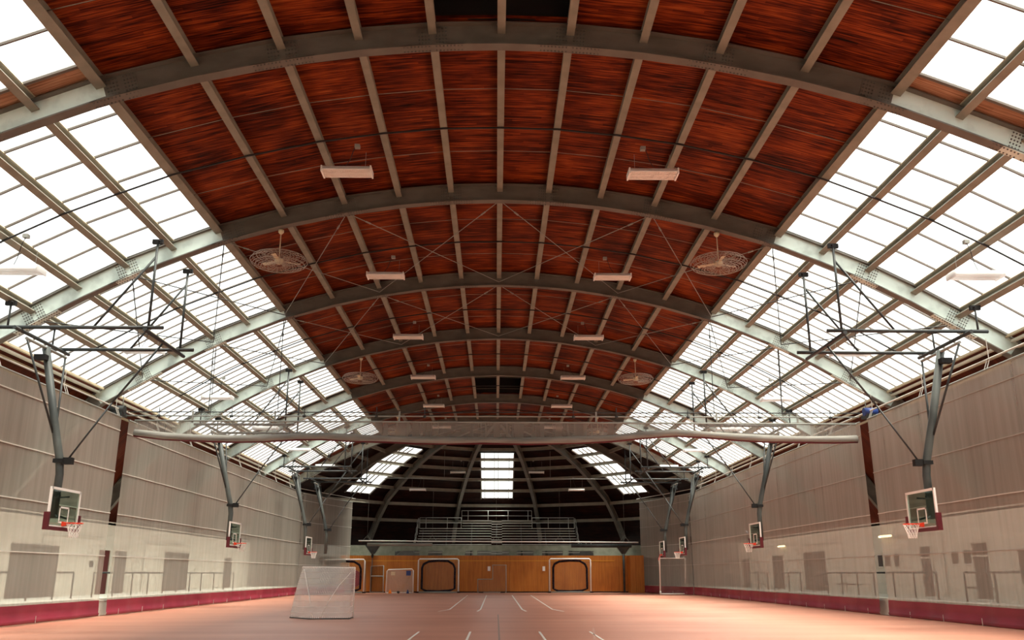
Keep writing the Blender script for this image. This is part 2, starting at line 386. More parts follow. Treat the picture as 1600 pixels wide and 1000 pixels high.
# ------------------------------------------------------------------ skylights
wno = 0
SIDE = {-1: 'left', 1: 'right'}
RG = 16.42
def eave_r(k): return offp(k, DK)
for s in (-1, 1):
    for a in range(-1, 7):
        ya, yb = AY(a)+(.0 if a > -1 else 0), AY(a+1)
        if a == -1: ya = Y0
        ga, gb = ya, yb
        if a == 0: gb = yb-.62
        if a == 6: gb = yb-1.35
        if a == 4: gb = yb-.35
        wno += 1
        mb = MB(); path = [(offp(k, DK)) for k in range(5, 10)]+[at_r(RG, DK)]
        for i in range(len(path)-1):
            (xa, za), (xb, zb) = path[i], path[i+1]
            mb.poly([(XR+s*xa, ga, za+.02), (XR+s*xb, ga, zb+.02), (XR+s*xb, gb, zb+.02), (XR+s*xa, gb, za+.02)])
        win = mb.build('window_%d' % wno, GLASS, kind='structure')
        nb = 6 if a < 2 else 12
        mb = MB()
        for j in range(nb+1):
            y = ga+(gb-ga)*j/nb if a not in (-1,) else AY(a)+(gb-AY(a))*j/nb
            if y < Y0: continue
            wd = .045 if a < 2 else (.035 if j % 2 == 0 else .016)
            if j in (0, nb): wd = .09
            pts = [Vector((XR+s*x, y, z)) for x, z in path]
            mb.sweep([(-wd/2, -.035), (wd/2, -.035), (wd/2, .04), (-wd/2, .04)], pts, (0, 1, 0))
        mb.build('glazing_bars', BARM, win)
        # timber fill where the glazing stops short of the arch
        if gb < yb-.1:
            mt = MB()
            for i in range(len(path)-1):
                (xa, za), (xb, zb) = path[i], path[i+1]
                mt.hexa([(XR+s*xa, gb, za), (XR+s*xb, gb, zb), (XR+s*xb, yb, zb), (XR+s*xa, yb, za)], [(XR+s*xa, gb, za+.06), (XR+s*xb, gb, zb+.06), (XR+s*xb, yb, zb+.06), (XR+s*xa, yb, za+.06)])
            mt.build('ceiling_fill', TIMBER if a == 0 else DECK, kind='structure')
    # eave slope below the skylight
    mb = MB(); path = [at_r(RG, DK)]+[offp(k, DK) for k in (10, 11, 12) if offp(k, DK)[0] > RG+.05]+[(20.35, 4.0)]
    pts = [Vector((XR+s*x, Y0, z)) for x, z in path]; 
    for i in range(len(pts)-1):
        p, q = pts[i], pts[i+1]; dy = Vector((0, YE-Y0, 0)); n = Vector((s*.05, 0, .05))
        mb.hexa([p, q, q+n, p+n], [p+dy, q+dy, q+dy+n, p+dy+n])
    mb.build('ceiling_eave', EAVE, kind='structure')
    # eave sill rails
    t = thing('eave_gutter', (s*16, 30, 8.6), 'pale stepped sill rails along the foot of the %s skylights' % SIDE[s], 'eave rail')
    for r, zo, wd in ((16.30, -.07, .05), (16.46, -.12, .06), (16.64, -.17, .05), (16.85, -.22, .04)):
        mb = MB(); x, z = at_r(r, DK+zo)
        mb.box((XR+s*(x-wd), Y0, z-.05), (XR+s*(x+wd), YE, z+.03)); mb.build('sill_rail', TAN if wd < .06 else KERB, t)

# ------------------------------------------------------------------ arches
def rib(root, origin, d, lat, ks_path, w=.29, h=.60, both=True, pale=False):
    pts = [Vector(origin)+Vector(d)*x+Vector((0, 0, z)) for x, z in ks_path]
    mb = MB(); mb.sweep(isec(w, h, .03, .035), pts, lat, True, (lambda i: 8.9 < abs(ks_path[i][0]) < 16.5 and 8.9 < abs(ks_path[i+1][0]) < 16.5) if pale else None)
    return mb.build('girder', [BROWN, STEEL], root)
def splice(root, P, tdir, ndir, lat, face, h=.60, m=None):
    """web plate with bolt rows and flange plate; P on arch underside, tdir along, ndir up"""
    mb = MB(); P = Vector(P); fo = lat*face
    a, b = -.36, .36
    def q(u, v, o): return P+tdir*u+ndir*v+fo*o
    mb.hexa([q(a, .05, .015), q(b, .05, .015), q(b, h-.05, .015), q(a, h-.05, .015)], [q(a, .05, .03), q(b, .05, .03), q(b, h-.05, .03), q(a, h-.05, .03)])
    mb.hexa([q(-.75, -.018, -.145), q(.75, -.018, -.145), q(.75, -.018, .145), q(-.75, -.018, .145)], [q(-.75, 0, -.145), q(.75, 0, -.145), q(.75, 0, .145), q(-.75, 0, .145)])
    mb.mi = 1
    for i in range(4):
        for sgn in (-1, 1):
            u = sgn*(.09+i*.075)
            for j in range(5):
                v = .11+j*.095; c = q(u, v, .03); s_ = .016
                mb.hexa([c+tdir*-s_+ndir*-s_, c+tdir*s_+ndir*-s_, c+tdir*s_+ndir*s_, c+tdir*-s_+ndir*s_], [c+tdir*-s_+ndir*-s_+fo*.02, c+tdir*s_+ndir*-s_+fo*.02, c+tdir*s_+ndir*s_+fo*.02, c+tdir*-s_+ndir*s_+fo*.02])
    for i in range(8):
        for sgn in (-1, 1):
            for l in (-.09, .09):
                c = q(sgn*(.08+i*.085), -.018, l); s_ = .016
                mb.hexa([c-tdir*s_-lat*s_, c+tdir*s_-lat*s_, c+tdir*s_+lat*s_, c-tdir*s_+lat*s_], [c-tdir*s_-lat*s_-ndir*.02, c+tdir*s_-lat*s_-ndir*.02, c+tdir*s_+lat*s_-ndir*.02, c-tdir*s_+lat*s_-ndir*.02])
    return mb.build('splice_plate', [m or STEEL, STEEL_D], root)
YL = Vector((0, 1, 0))
for a in range(0, 8):
    y = AY(a)
    lb = 'bolted steel roof arch, %s from the camera' % (ORD[a] if a else 'overhead one nearest')
    if a == 7: lb = 'deeper steel roof arch at the mouth of the rounded far end'
    t = thing('roof_arch', (XR, y, 4.4), lb, 'arch', 'steel roof arches')
    path = [(-PX[k], PZ[k]) for k in range(12, 0, -1)]+[(PX[k], PZ[k]) for k in range(13)]
    h = .6 if a < 7 else .66
    rib(t, (XR, y, 0), (1, 0, 0), YL, path, .29, h, pale=True)
    for s in (-1, 1):
        for k in (1, 3, 5, 7, 9):
            if a > 5 and k < 5: continue
            dx = s*(PX[k+1]-PX[k-1]); dz = PZ[k+1]-PZ[k-1]; td = Vector((dx, 0, dz)).normalized(); nd = Vector((-td.z, 0, td.x));
            if nd.z < 0: nd = -nd
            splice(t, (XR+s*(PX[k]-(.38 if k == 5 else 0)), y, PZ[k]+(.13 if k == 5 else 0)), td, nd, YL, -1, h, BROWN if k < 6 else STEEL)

# ------------------------------------------------------------------ purlins
BAYN = ['bay before the first arch', 'bay after the first arch', 'bay after the second arch', 'bay after the third arch', 'bay after the fourth arch', 'bay after the fifth arch', 'bay after the sixth arch']
WP, HP = .19, .28
for a in range(0, 7):
    ya, yb = AY(a)+.02, AY(a+1)-.02
    for s in (1, -1):
        for k in range(0 if s == 1 else 1, 10):
            n = nrm(k); x, z = offp(k, .34)
            if k == 5: x += .05
            mb = MB(); up = (s*n[0], 0, n[1])
            mb.ibeam((XR+s*x, ya, z), (XR+s*x, yb, z), WP if k != 5 else .24, HP, .02, .03, up)
            if k > 5: mb.mi = 1; mb.bar((XR+s*x, ya, z), (XR+s*x, yb, z), .23, .035, up, off=HP+.01)  # paler top strip: skylight gleam put into the flange colour
            if k == 0: lb = 'ridge purlin under the timber deck, %s' % BAYN[a]
            elif k < 5: lb = 'deck purlin, %s one %s of the ridge, %s' % (ORD[k], SIDE[s], BAYN[a])
            elif k == 5: lb = 'edge purlin between timber deck and %s skylight, %s' % (SIDE[s], BAYN[a])
            else: lb = '%s skylight purlin, %s below the deck edge, %s' % (SIDE[s], ORD[k-5], BAYN[a])
            mb.build('purlin', [PURL, TAN], label=lb, cat='purlin', group='roof purlins')

# sag rods and lamp conduit running across each bay
def across(y, d, r, mb, kmax=9, n=5):
    for s in (-1, 1):
        pts = [Vector((XR+s*offp(k, d)[0], y, offp(k, d)[1])) for k in range(0, kmax+1)]
        mb.tube(pts, r, n)
for a in range(0, 7):
    for i, f in enumerate((.30, .70)):
        mb = MB(); across(AY(a)+L*f, .5, .010, mb, 5)
        mb.build('sag_rod', PURL, label='thin rod across the timber deck, %s one in the %s' % (('nearer', 'farther')[i], BAYN[a]), cat='tie rod', group='sag rods')
    mb = MB(); across(AY(a)+L*.5, .31, .028, mb, 9, 6)
    mb.build('conduit', CORD, label='dark lamp conduit under the purlins in the %s' % BAYN[a], cat='conduit', group='lamp conduits')

# X bracing rods
segs = [(0, 3, -1), (3, 5, -1), (5, 7, -1), (7, 9, -1), (0, 3, 1), (3, 5, 1), (5, 7, 1), (7, 9, 1)]
segn = {(0, 3): 'beside the ridge', (3, 5): 'at the deck edge', (5, 7): 'over upper skylight', (7, 9): 'over lower skylight'}
for a in (2, 3):
    for k0, k1, s in segs:
        for fl_ in (0, 1):
            ka, kb = (k0, k1) if fl_ else (k1, k0)
            xa, za = offp(ka, .12); xb, zb = offp(kb, .12)
            p = Vector((XR+s*xa, AY(a)+.2, za)); q = Vector((XR+s*xb, AY(a+1)-.2, zb)); dd = q-p
            mb = MB(); mb.tube([p, q], .014 if k1 <= 5 else .02, 5); mb.tube([p+dd*.10, p+dd*.125], .03, 6)
            mb.build('brace_rod', PIPE2 if k1 <= 5 else PIPE, label='thin brace rod %s, %s, sloping %s, %s' % (segn[(k0, k1)], SIDE[s], 'outward' if fl_ else 'inward', BAYN[a]), cat='brace rod', group='diagonal roof braces')

# ------------------------------------------------------------------ apse roof
RAD = [1.6, 3.3, 5.06, 7.01, 9.01, 10.75, 12.3, 13.85, 15.4, 17.1, 18.4]
def rz(r, d): return at_r(r, d)[1]
for i in range(1, 7):
    a = ANG[i]; d = Vector((math.cos(a), math.sin(a), 0)); lat = Vector((-d.y, d.x, 0))
    side = 'left' if math.cos(a) < 0 else 'right'; o = {1: 'outermost', 2: 'middle', 3: 'innermost'}[min(i, 7-i)]
    t = thing('apse_rib', (XR, YE, 4), '%s curved steel rib of the rounded far end on the %s of its window' % (o, side), 'arch', 'ribs of the rounded end')
    path = [(.6, rz(.6, .02))]+[(PX[k], PZ[k]) for k in range(1, 13)]
    rib(t, HUB, d, lat, path, .3, .60)
rg = [.0]+RAD+[20.4]
mb = MB(); 
def facet_pt(r, a, d): rr = r; return pol(rr, a, rz(min(r, 19.4), d) if r < 19.5 else 4.0)
WINF = {1: 0, 3: 0, 5: 0}
wr0, wr1 = 10.0, 16.75; GW = 1.55
for i in range(7):
    a, b = ANG[i], ANG[i+1]
    rr = [0, 1.6, 3.3, 5.06, 7.01, 9.01, wr0, 11.87, 13.28, 14.63, 16.3, wr1, 17.9, 19.35, 20.4]
    for j in range(len(rr)-1):
        r0, r1 = rr[j], rr[j+1]
        P = [facet_pt(r0, a, DK), facet_pt(r1, a, DK), facet_pt(r1, b, DK), facet_pt(r0, b, DK)]
        def face(u0, u1):
            q = [P[0].lerp(P[3], u0), P[1].lerp(P[2], u0), P[1].lerp(P[2], u1), P[0].lerp(P[3], u1)]
            up = Vector((0, 0, .06)); mb.hexa(q, [x+up for x in q])
        if i in WINF and wr0-.01 <= r0 < wr1-.01:
            e0 = .5-GW/(P[3]-P[0]).length; e1 = .5-GW/(P[2]-P[1]).length; up = Vector((0, 0, .06))
            q = [P[0], P[1], P[1].lerp(P[2], e1), P[0].lerp(P[3], e0)]; mb.hexa(q, [x+up for x in q])
            q = [P[0].lerp(P[3], 1-e0), P[1].lerp(P[2], 1-e1), P[2], P[3]]; mb.hexa(q, [x+up for x in q])
        else: face(0, 1)
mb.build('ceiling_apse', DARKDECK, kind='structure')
fn = {1: 'right', 3: 'centre', 5: 'left'}
for i in (1, 3, 5):
    wno += 1; a, b = ANG[i], ANG[i+1]; mg = MB(); mbz = MB()
    rr = [wr0, 11.87, 13.28, 14.63, 16.3, wr1]
    for j in range(5):
        P = [facet_pt(rr[j], a, DK), facet_pt(rr[j+1], a, DK), facet_pt(rr[j+1], b, DK), facet_pt(rr[j], b, DK)]
        e0 = .5-GW/(P[3]-P[0]).length; e1 = .5-GW/(P[2]-P[1]).length
        mg.poly([P[0].lerp(P[3], e0), P[1].lerp(P[2], e1), P[1].lerp(P[2], 1-e1), P[0].lerp(P[3], 1-e0)])
    for u in (-1, -.72, -.06, .18, .78, 1) if i == 3 else (-1, -.2, .15, .5, 1):
        wd = .12 if abs(u) == 1 else .055
        for j in range(5):
            pa, pb, qa, qb = facet_pt(rr[j], a, DK-.05), facet_pt(rr[j], b, DK-.05), facet_pt(rr[j+1], a, DK-.05), facet_pt(rr[j+1], b, DK-.05)
            p = pa.lerp(pb, .5+u*GW/(pb-pa).length); q = qa.lerp(qb, .5+u*GW/(qb-qa).length)
            mbz.bar(p, q, wd, .10)
    win = mg.build('window_%d' % wno, GLASS, kind='structure'); mbz.build('glazing_bars', BARM, win)
for i in range(7):
    a, b = ANG[i], ANG[i+1]
    for j, r in enumerate(RAD):
        if r < 3: continue
        z = rz(r, .34); p = pol(r, a, z); q = pol(r, b, z)
        mb = MB(); mb.ibeam(p, q, .16, .28, .02, .03, (0, 0, 1))
        nmf = ['far right', 'right', 'inner right', 'central', 'inner left', 'left', 'far left'][i]
        mb.build('purlin', PURL, label='purlin of the rounded end, %s facet, %s row from the top' % (nmf, ORD[j]), cat='purlin', group='purlins of the rounded end')

# ------------------------------------------------------------------ doors and fittings on the side walls
dno = 0
def door(s, y0, y1, z1, m, inset=.0, transom=False, double=False):
    global dno; dno += 1
    mb = MB(); X = s*(W-.03)
    mb.box((X, y0, .65), (s*(W+.02), y1, z1))
    o = mb.build('door_%d' % dno, m, kind='structure')
    f = MB(); X2 = s*(W-.07)
    f.box((X2, y0-.08, .65), (s*W, y0, z1+.08)); f.box((X2, y1, .65), (s*W, y1+.08, z1+.08)); f.box((X2, y0, z1), (s*W, y1, z1+.08))
    if transom: f.box((X2, y0, z1-.52), (s*W, y1, z1-.45))
    if double: f.box((X2, (y0+y1)/2-.03, .65), (s*W, (y0+y1)/2+.03, z1))
    f.build('door_frame', PLASTER if not double else GREYD, o)
    h = MB(); h.tube([(s*(W-.09), y0+.15, 1.6), (s*(W-.09), y0+.15, 1.75)], .02, 6); h.build('door_handle', PIPE2, o)
door(1, 40.7, 41.7, 2.78, GREYD, transom=True); door(1, 35.9, 37.1, 2.78, GREYD, transom=True)
door(1, 54.2, 57.6, 2.80, GREYD, double=True); door(1, 62.2, 64.2, 2.7, GREYD, double=True); door(1, 70.2, 72.2, 2.7, GREYD)
door(-1, 37.2, 41.0, 2.70, GREYD, double=True); door(-1, 45.2, 46.5, 2.72, MAROON_D); door(-1, 47.1, 48.6, 2.72, GREYD); door(-1, 54.4, 58.3, 2.75, GREYD, double=True)
door(-1, 66, 68, 2.7, GREYD); door(-1, 28, 29.2, 2.7, GREYD)
def poster(y0, y1, z0, z1, s, lb, m=GREYD):
    mb = MB(); mb.box((s*(W-.02), y0, z0), (s*(W-.001), y1, z1)); mb.mi = 1
    mb.box((s*(W-.03), y0-.03, z0-.03), (s*(W-.015), y1+.03, z0)); mb.box((s*(W-.03), y0-.03, z1), (s*(W-.015), y1+.03, z1+.03))
    mb.build('notice_board', [m, WHITE], label=lb, cat='notice board')
poster(46.0, 46.5, 1.95, 2.5, 1, 'small grey notice on the right wall, leftmost of the group of three')
poster(45.1, 45.7, 1.95, 2.5, 1, 'small grey notice on the right wall, middle one of the group of three')
poster(44.1, 44.6, 1.95, 2.55, 1, 'black notice on the right wall seen through the curtain gap', BLACK)
poster(38.4, 38.9, 2.0, 2.5, 1, 'small grey notice between two brown doors on the right wall, nearer the left door')
poster(37.3, 37.9, 2.0, 2.55, 1, 'small grey notice between two brown doors on the right wall, beside the right door')
poster(32.9, 33.9, 1.25, 2.45, 1, 'tall grey padded panel on the right wall past the last door')
poster(44.4, 44.8, 1.9, 2.2, -1, 'small dark control box on the left wall left of the maroon door', BLACK)
# gallery pipes, wall lamps
for i, (y, lb) in enumerate(((45.1, 'lit strip lamp high on the right wall behind the netting, nearer of two'), (61.8, 'lit strip lamp high on the right wall behind the netting, farther of two'))):
    t = thing('wall_lamp', (W, y, 3.35), lb, 'wall lamp', 'lit wall lamps')
    MB().box((W-.1, y-.75, 3.36), (W, y+.75, 3.46)).build('lamp_housing', WHITE, t)
    MB().tube([(W-.14, y-.68, 3.38), (W-.14, y+.68, 3.38)], .05, 8).build('tube', LAMP, t)
for s in (-1, 1):
    for y, lb in ((39.5, 'near the front doors'), (51.0, 'midway down the hall')):
        mb = MB(); mb.tube([(s*(W-.06), y, .7), (s*(W-.06), y, 3.3), (s*(W-.06), y+3, 3.32), (s*(W-.06), y+6, 3.32)], .02, 5)
        mb.build('wall_conduit', PIPE2, label='thin conduit running up the %s wall %s' % (SIDE[s], lb), cat='conduit')
# railings
def railing(s, ys, lb, low=False):
    t = thing('railing', (s*17, ys[0], .65), lb, 'railing')
    MB().tube([(s*17, ys[0], 1.65), (s*17, ys[-1], 1.65)], .04, 6).build('top_rail', PIPE, t)
    for y in ys: MB().tube([(s*17, y, .65), (s*17, y, 1.65)], .035, 6).build('post', PIPE, t)
    if low: MB().tube([(s*17, low[0], 1.12), (s*17, low[1], 1.12)], .035, 6).build('mid_rail', PIPE, t)
railing(1, [35.7, 37.65, 39.6, 41.7, 43.6, 45.6, 47.6, 49.7, 51.8, 53.9, 56.0, 58.1, 60.2, 62.4], 'long grey steel railing on the right gallery beyond the front door', (43.2, 46.4))
railing(1, [33.55, 31.5, 29.5, 27.5, 25.4], 'grey steel railing on the right gallery nearest the camera', (31.5, 33.5))
railing(-1, [37.8, 36.2, 34.2, 32.2, 30.2, 28.2, 26.2], 'grey steel railing on the left gallery nearest the camera')
railing(-1, [39.7, 41.8, 43.9, 45.9, 48, 50, 52.1, 54.1, 56.5, 58.6, 60.7], 'long grey steel railing on the left gallery beyond the double doors')
mb = MB(); mb.tube([(18.2, 66.5, .67), (18.2, 66.5, 1.1)], .02, 5); mb.tube([(18.2, 68, .67), (18.2, 68, 1.1)], .02, 5); mb.box((17.9, 66, 1.08), (18.4, 68.5, 1.14))
mb.build('bench', PIPE2, label='low bench on the far right gallery behind the netting', cat='bench')

# ------------------------------------------------------------------ side curtains
def curtain(s, path, lb, dr=False):
    """path: list of (x,y) from near to far"""
    mx = sum(p[0] for p in path)/len(path); my = path[0][1]
    t = thing('netting_curtain', (mx, my, 0), lb, 'curtain', 'hanging side curtains')
    # subdivide with small billow
    pts = []
    for (xa, ya), (xb, yb) in zip(path, path[1:]):
        n = max(2, int(math.hypot(xb-xa, yb-ya)/.5))
        for i in range(n):
            f = i/n; pts.append((xa+(xb-xa)*f, ya+(yb-ya)*f))
    pts.append(path[-1])
    zs = [.62, 1.4, 2.28, 3.1, 3.92, 4.7, 5.55, 6.4, 7.2, 7.72]
    mb = MB(); mb.smooth = True; base = 0; n = len(pts)
    def bil(i, z):
        e = min(1, (7.8-z)/7)
        return (.05*math.sin(i*.9+s)+.035*math.sin(i*2.3))*e
    for z in zs:
        for i, (x, y) in enumerate(pts): mb.v.append(Vector((x+bil(i, z), y, z)))
    for j in range(len(zs)-1):
        for i in range(n-1): mb.face([j*n+i, j*n+i+1, (j+1)*n+i+1, (j+1)*n+i])
    mb.build('netting', NET, t)
    b = MB(); b.smooth = True; lev = [(.05, .02), (.14, .06), (.16, .02), (.40, .015), (.62, 0)]
    for z, o in lev:
        for i, (x, y) in enumerate(pts): b.v.append(Vector((x-s*o+bil(i, .62), y, z)))
    for j in range(len(lev)-1):
        for i in range(n-1): b.face([j*n+i, j*n+i+1, (j+1)*n+i+1, (j+1)*n+i])
    b.build('vinyl_skirt', MAROON, t, label='maroon vinyl bottom band')
    for zsm in (2.28, 3.92, 5.55, 7.2):
        m = MB(); m.tube([(x+bil(i, zsm)-s*.01, y, zsm) for i, (x, y) in enumerate(pts)], .022, 4); m.build('seam', SEAM if (s < 0 or zsm == 3.92) else SEAMR, t)
    m = MB(); m.tube([(x, y, 7.75) for x, y in path], .035, 6); m.build('batten', PIPE2, t)
    k = 0
    for i, (x, y) in enumerate(pts):
        if i % 5 == 2:
            m = MB(); m.tube([(x-s*.06, y, .03), (x-s*.06, y, .26)], .012, 4); m.build('tie_strap', SEAM, t); k += 1
    return t
CL = [('left', -1), ('right', 1)]
for nm, s in CL:
    g1 = 36.52 if s < 0 else 36.45
    curtain(s, [(s*15.3, 8), (s*15.3, g1)], 'grey netting curtain with maroon foot on the %s, nearer the camera than the gap' % nm)
    curtain(s, [(s*15.3, 37.28), (s*15.3, 72.2)], 'long grey netting curtain with maroon foot on the %s, beyond the gap' % nm)
    curtain(s, [(s*15.28, 72.3), (s*14.6, 75.5), (s*12.85, 81.8)], 'darker netting curtain turning inward at the %s far corner' % nm)
    t = thing('curtain_rail', (s*15.5, 30, 8.1), 'white double pipe rail above the %s side curtains' % nm, 'curtain rail')
    MB().tube([(s*15.5, 6, 8.12), (s*15.5, 72.5, 8.12), (s*14.7, 75.6, 8.12), (s*12.7, 82.4, 8.12)], .03, 6).build('rail', SEAM, t)
    y = 9
    while y < 72:
        m = MB(); m.tube([(s*15.48, y, 8.1), (s*15.34, y, 7.76)], .015, 4); m.tube([(s*15.48, y+.16, 8.1), (s*15.34, y+.16, 7.76)], .015, 4)
        m.tube([(s*15.5, y+.08, 8.12), (s*15.5, y+.08, 8.78)], .012, 4)
        m.build('hanger', SEAM, t); y += L/2

# ------------------------------------------------------------------ divider curtain (rolled up)
t = thing('divider_curtain', (0, 37, 6.8), 'rolled-up netting divider curtain hanging across the whole hall', 'curtain')
prof_r = [(-14.9, 7.19), (-13.6, 7.04), (-12.5, 6.99), (-11, 6.94), (-9.6, 6.96), (-8.2, 7.04), (-7.2, 7.06), (-6, 6.99), (-4.6, 6.95), (-3.3, 6.90), (-2, 6.89), (-.6, 6.91), (1.2, 6.88), (3.3, 6.93), (4.8, 7.0), (6, 7.13), (7.4, 7.24), (8.6, 7.17), (9.9, 7.07), (11.2, 7.0), (12.6, 6.98), (14, 6.97), (15.0, 7.0)]
m = MB(); m.tube([(x, 37, z) for x, z in prof_r], [.15+.015*math.sin(i*2.1) for i in range(len(prof_r))], 12); m.build('rolled_netting', ROLL, t)
m = MB(); m.tube([(x, 36.96, z-.125) for x, z in prof_r], .05, 8); m.build('maroon_hem', PADM, t, label='maroon hem under the roll')
m = MB(); n = len(prof_r); 
for x, z in prof_r: m.v.append(Vector((x, 37.02, z)))
for x, z in prof_r: m.v.append(Vector((x, 37.02, 7.70)))
for i in range(n-1): m.face([i, i+1, n+i+1, n+i])
m.build('netting', NETD, t)
m = MB(); m.tube([(-14.95, 37.02, 7.70), (15.05, 37.02, 7.62)], .035, 8); m.build('batten', PIPE2, t)
m = MB(); m.tube([(-15.4, 37.05, 7.9), (15.2, 37.05, 7.92)], .028, 8); m.build('drive_pipe', PIPE2, t)
m = MB(); m.tube([(-15.3, 37.1, 8.07), (15.3, 37.1, 8.10)], .022, 8); m.build('support_pipe', PIPE, t)
for x in (-12.6, -9.2, -4.05, 4.15, 9.2, 12.6):
    m = MB(); m.bar((x, 37.05, 7.62), (x, 37.05, 8.12), .07, .04, (0, 1, 0)); m.build('hanger', PIPE2, t)
for x in (-14, -11, -8, -5, -3.0, 3.2, 5, 8, 11, 14):
    m = MB(); m.tube([(x, 37.08, 7.85), (x, 37.08, 8.3)], .018, 5); m.tube([(x-.06, 37.05, 7.9), (x+.06, 37.05, 7.9)], .055, 8); m.build('clamp', PIPE, t)
for s in (-1, 1):
    tt = thing('curtain_motor', (s*15.55, 36.9, 7.8), 'dark electric winch motor at the %s end of the divider curtain' % SIDE[s], 'motor', 'winch motors')
    MB().tube([(s*15.3, 36.75, 8.1), (s*15.85, 36.75, 8.1)], .18, 10).build('motor_body', BLUE if s > 0 else PIPE, tt)
    MB().box((s*15.35, 36.6, 7.85), (s*15.75, 37.2, 8.0)).build('gearbox', PIPE, tt)
    MB().tube([(s*15.55, 37.1, 8.0), (s*15.55, 37.1, 9.0)], .02, 6).build('mounting_rod', PIPE2, tt)
    for k, yy in ((5, 36.69), (7, 36.69)):
        m = MB(); z1 = PZ[k]; m.tube([(s*(PX[k]+.05), yy+.1, z1), (s*(PX[k]+.1), 37.05, 8.1)], .02, 4); m.tube([(s*(PX[k]+.05), yy+.12, z1-.6), (s*(PX[k]+.05), yy+.12, z1-.75)], .035, 6)
        m.build('support_cable', PIPE, label='thin vertical cable holding the divider pipe, %s side, %s' % (SIDE[s], 'nearer the ridge' if k == 5 else 'nearer the wall'), cat='cable', group='divider cables')

# ------------------------------------------------------------------ basketball backstops
def make_hoop(t, s, rim_folded=False, board=True):
    # local coordinates around (0, 0) with x outward positive (s mirrors)
    ox, oy = t['_o'][0], t['_o'][1]
    def P(x, y, z): return Vector((s*x, oy+y, z))
    mast = MB(); mast.tube([P(14.18, 0, 8.45), P(13.62, 0, 6.2), P(13.28, 0, 4.95), P(13.22, 0, 4.5), P(13.24, 0, 3.2 if board else 3.1)], .12, 10)
    mast.build('mast', MASTM, t)
    c = MB(); c.box(P(13.13, -.14, 4.84), P(13.42, .14, 4.96)); c.box(P(12.88, -.10, 4.80), P(13.14, .10, 5.0)); c.build('mast_clamp', BLACK, t)
    c = MB(); c.tube([P(14.15, -1.28, 8.42), P(14.15, 1.28, 8.42)], .05, 8); c.build('hinge_bar', PIPE2, t)
    for f in (-1, 1):
        c = MB(); c.tube([P(14.15, f*1.25, 8.42), P(13.56, f*.08, 5.75)], .035, 8); c.build('side_brace', PIPE, t)
    c = MB(); c.box(P(14.0, -.10, 8.0), P(14.35, -.34, 8.16)); c.build('winch_bracket', BLACK, t)
    c = MB(); c.tube([P(10.55, 0, 8.6), P(11.9, 0, 6.71)], .034, 8); c.tube([P(11.9, 0, 6.71), P(13.05, 0, 4.92)], .028, 8); c.build('front_brace', PIPE, t)
    # ceiling frame
    for y in (-1.4, 1.4):
        c = MB(); c.tube([P(10.05, y, 8.73), P(15.0, y, 8.73)], .058, 8); c.build('cross_pipe', PIPE, t)
        c = MB(); c.tube([P(10.5, y, 11.45), P(10.5, y, 8.73)], .042, 8); c.build('hanger_pipe', PIPE, t)
        c = MB(); c.tube([P(10.5, y, 11.0), P(12.15, y, 8.73)], .036, 6); c.build('diagonal_strut', PIPE, t)
        c = MB(); c.tube([P(14.7, y, 9.45), P(14.7, y, 8.73)], .032, 8); c.build('hanger_pipe', PIPE, t)
        for x, z in ((10.5, 11.45), (14.7, 9.45)):
            c = MB(); c.box(P(x-.16, y-.05, z-.04), P(x+.16, y+.05, z+.10)); c.tube([P(x-.06, y-.14, z+.04), P(x-.06, y+.14, z+.04)], .03, 6); c.build('beam_clamp', BLACK, t)
    for x in (10.55, 14.3):
        c = MB(); c.tube([P(x, -1.75 if x > 14 else -1.55, 8.64), P(x, 1.75 if x > 14 else 1.95, 8.64)], .06, 8); c.build('long_pipe', PIPE, t)
    if not board: return
    bx = 12.95
    b = MB(); b.box(P(bx-.012, -.9, 2.95), P(bx+.012, .9, 4.02)); b = b.build('backboard', BGLASS, t)
    f = MB(); 
    for z in (2.93, 4.02): f.box(P(bx-.03, -.93, z-.03), P(bx+.03, .93, z+.04))
    for y in (-.915, .915): f.box(P(bx-.03, y-.035, 2.93), P(bx+.03, y+.035, 4.06))
    f.box(P(bx-.022, -.30, 3.08), P(bx-.012, -.25, 3.53)); f.box(P(bx-.022, .25, 3.08), P(bx-.012, .30, 3.53)); f.box(P(bx-.022, -.30, 3.48), P(bx-.012, .30, 3.53)); f.box(P(bx-.022, -.30, 3.05), P(bx-.012, .30, 3.10))
    f.build('frame', WHITE, b)
    p = MB(); 
    p.box(P(bx-.06, -1.0, 2.83), P(bx+.06, 1.0, 2.93))
    for y in (-.99, .99): p.box(P(bx-.07, y-.055, 2.83), P(bx+.07, y+.055, 3.33))
    p.build('padding', PADM, b, label='maroon edge padding')
    m = MB(); m.bar(P(bx+.03, -.3, 3.2), P(13.2, 0, 3.3), .05, .05); m.bar(P(bx+.03, .3, 3.2), P(13.2, 0, 3.3), .05, .05); m.bar(P(bx+.03, -.3, 3.85), P(13.2, 0, 3.8), .05, .05); m.bar(P(bx+.03, .3, 3.85), P(13.2, 0, 3.8), .05, .05)
    m.build('mount', PIPE, t)
    cx = bx-.15-.23; ctr = P(cx, 0, 3.05); R = .23
    if rim_folded:
        fold = lambda p_: Vector((s*(bx-.15)+(p_.x-s*(bx-.15))*.35, p_.y, p_.z-abs(p_.x-s*(bx-.15))*.9))
    else: fold = lambda p_: p_
    m = MB(); m.tube([fold(ctr+Vector((R*math.cos(a_*math.pi/12), R*math.sin(a_*math.pi/12), 0))) for a_ in range(24)], .014, 6, True)
    m.hexa([P(bx-.02, -.09, 2.96), P(bx-.02, .09, 2.96), P(bx-.02, .09, 3.10), P(bx-.02, -.09, 3.10)], [P(bx-.17, -.07, 3.0), P(bx-.17, .07, 3.0), P(bx-.17, .07, 3.07), P(bx-.17, -.07, 3.07)])
    rim = m.build('rim', ORANGE, b)
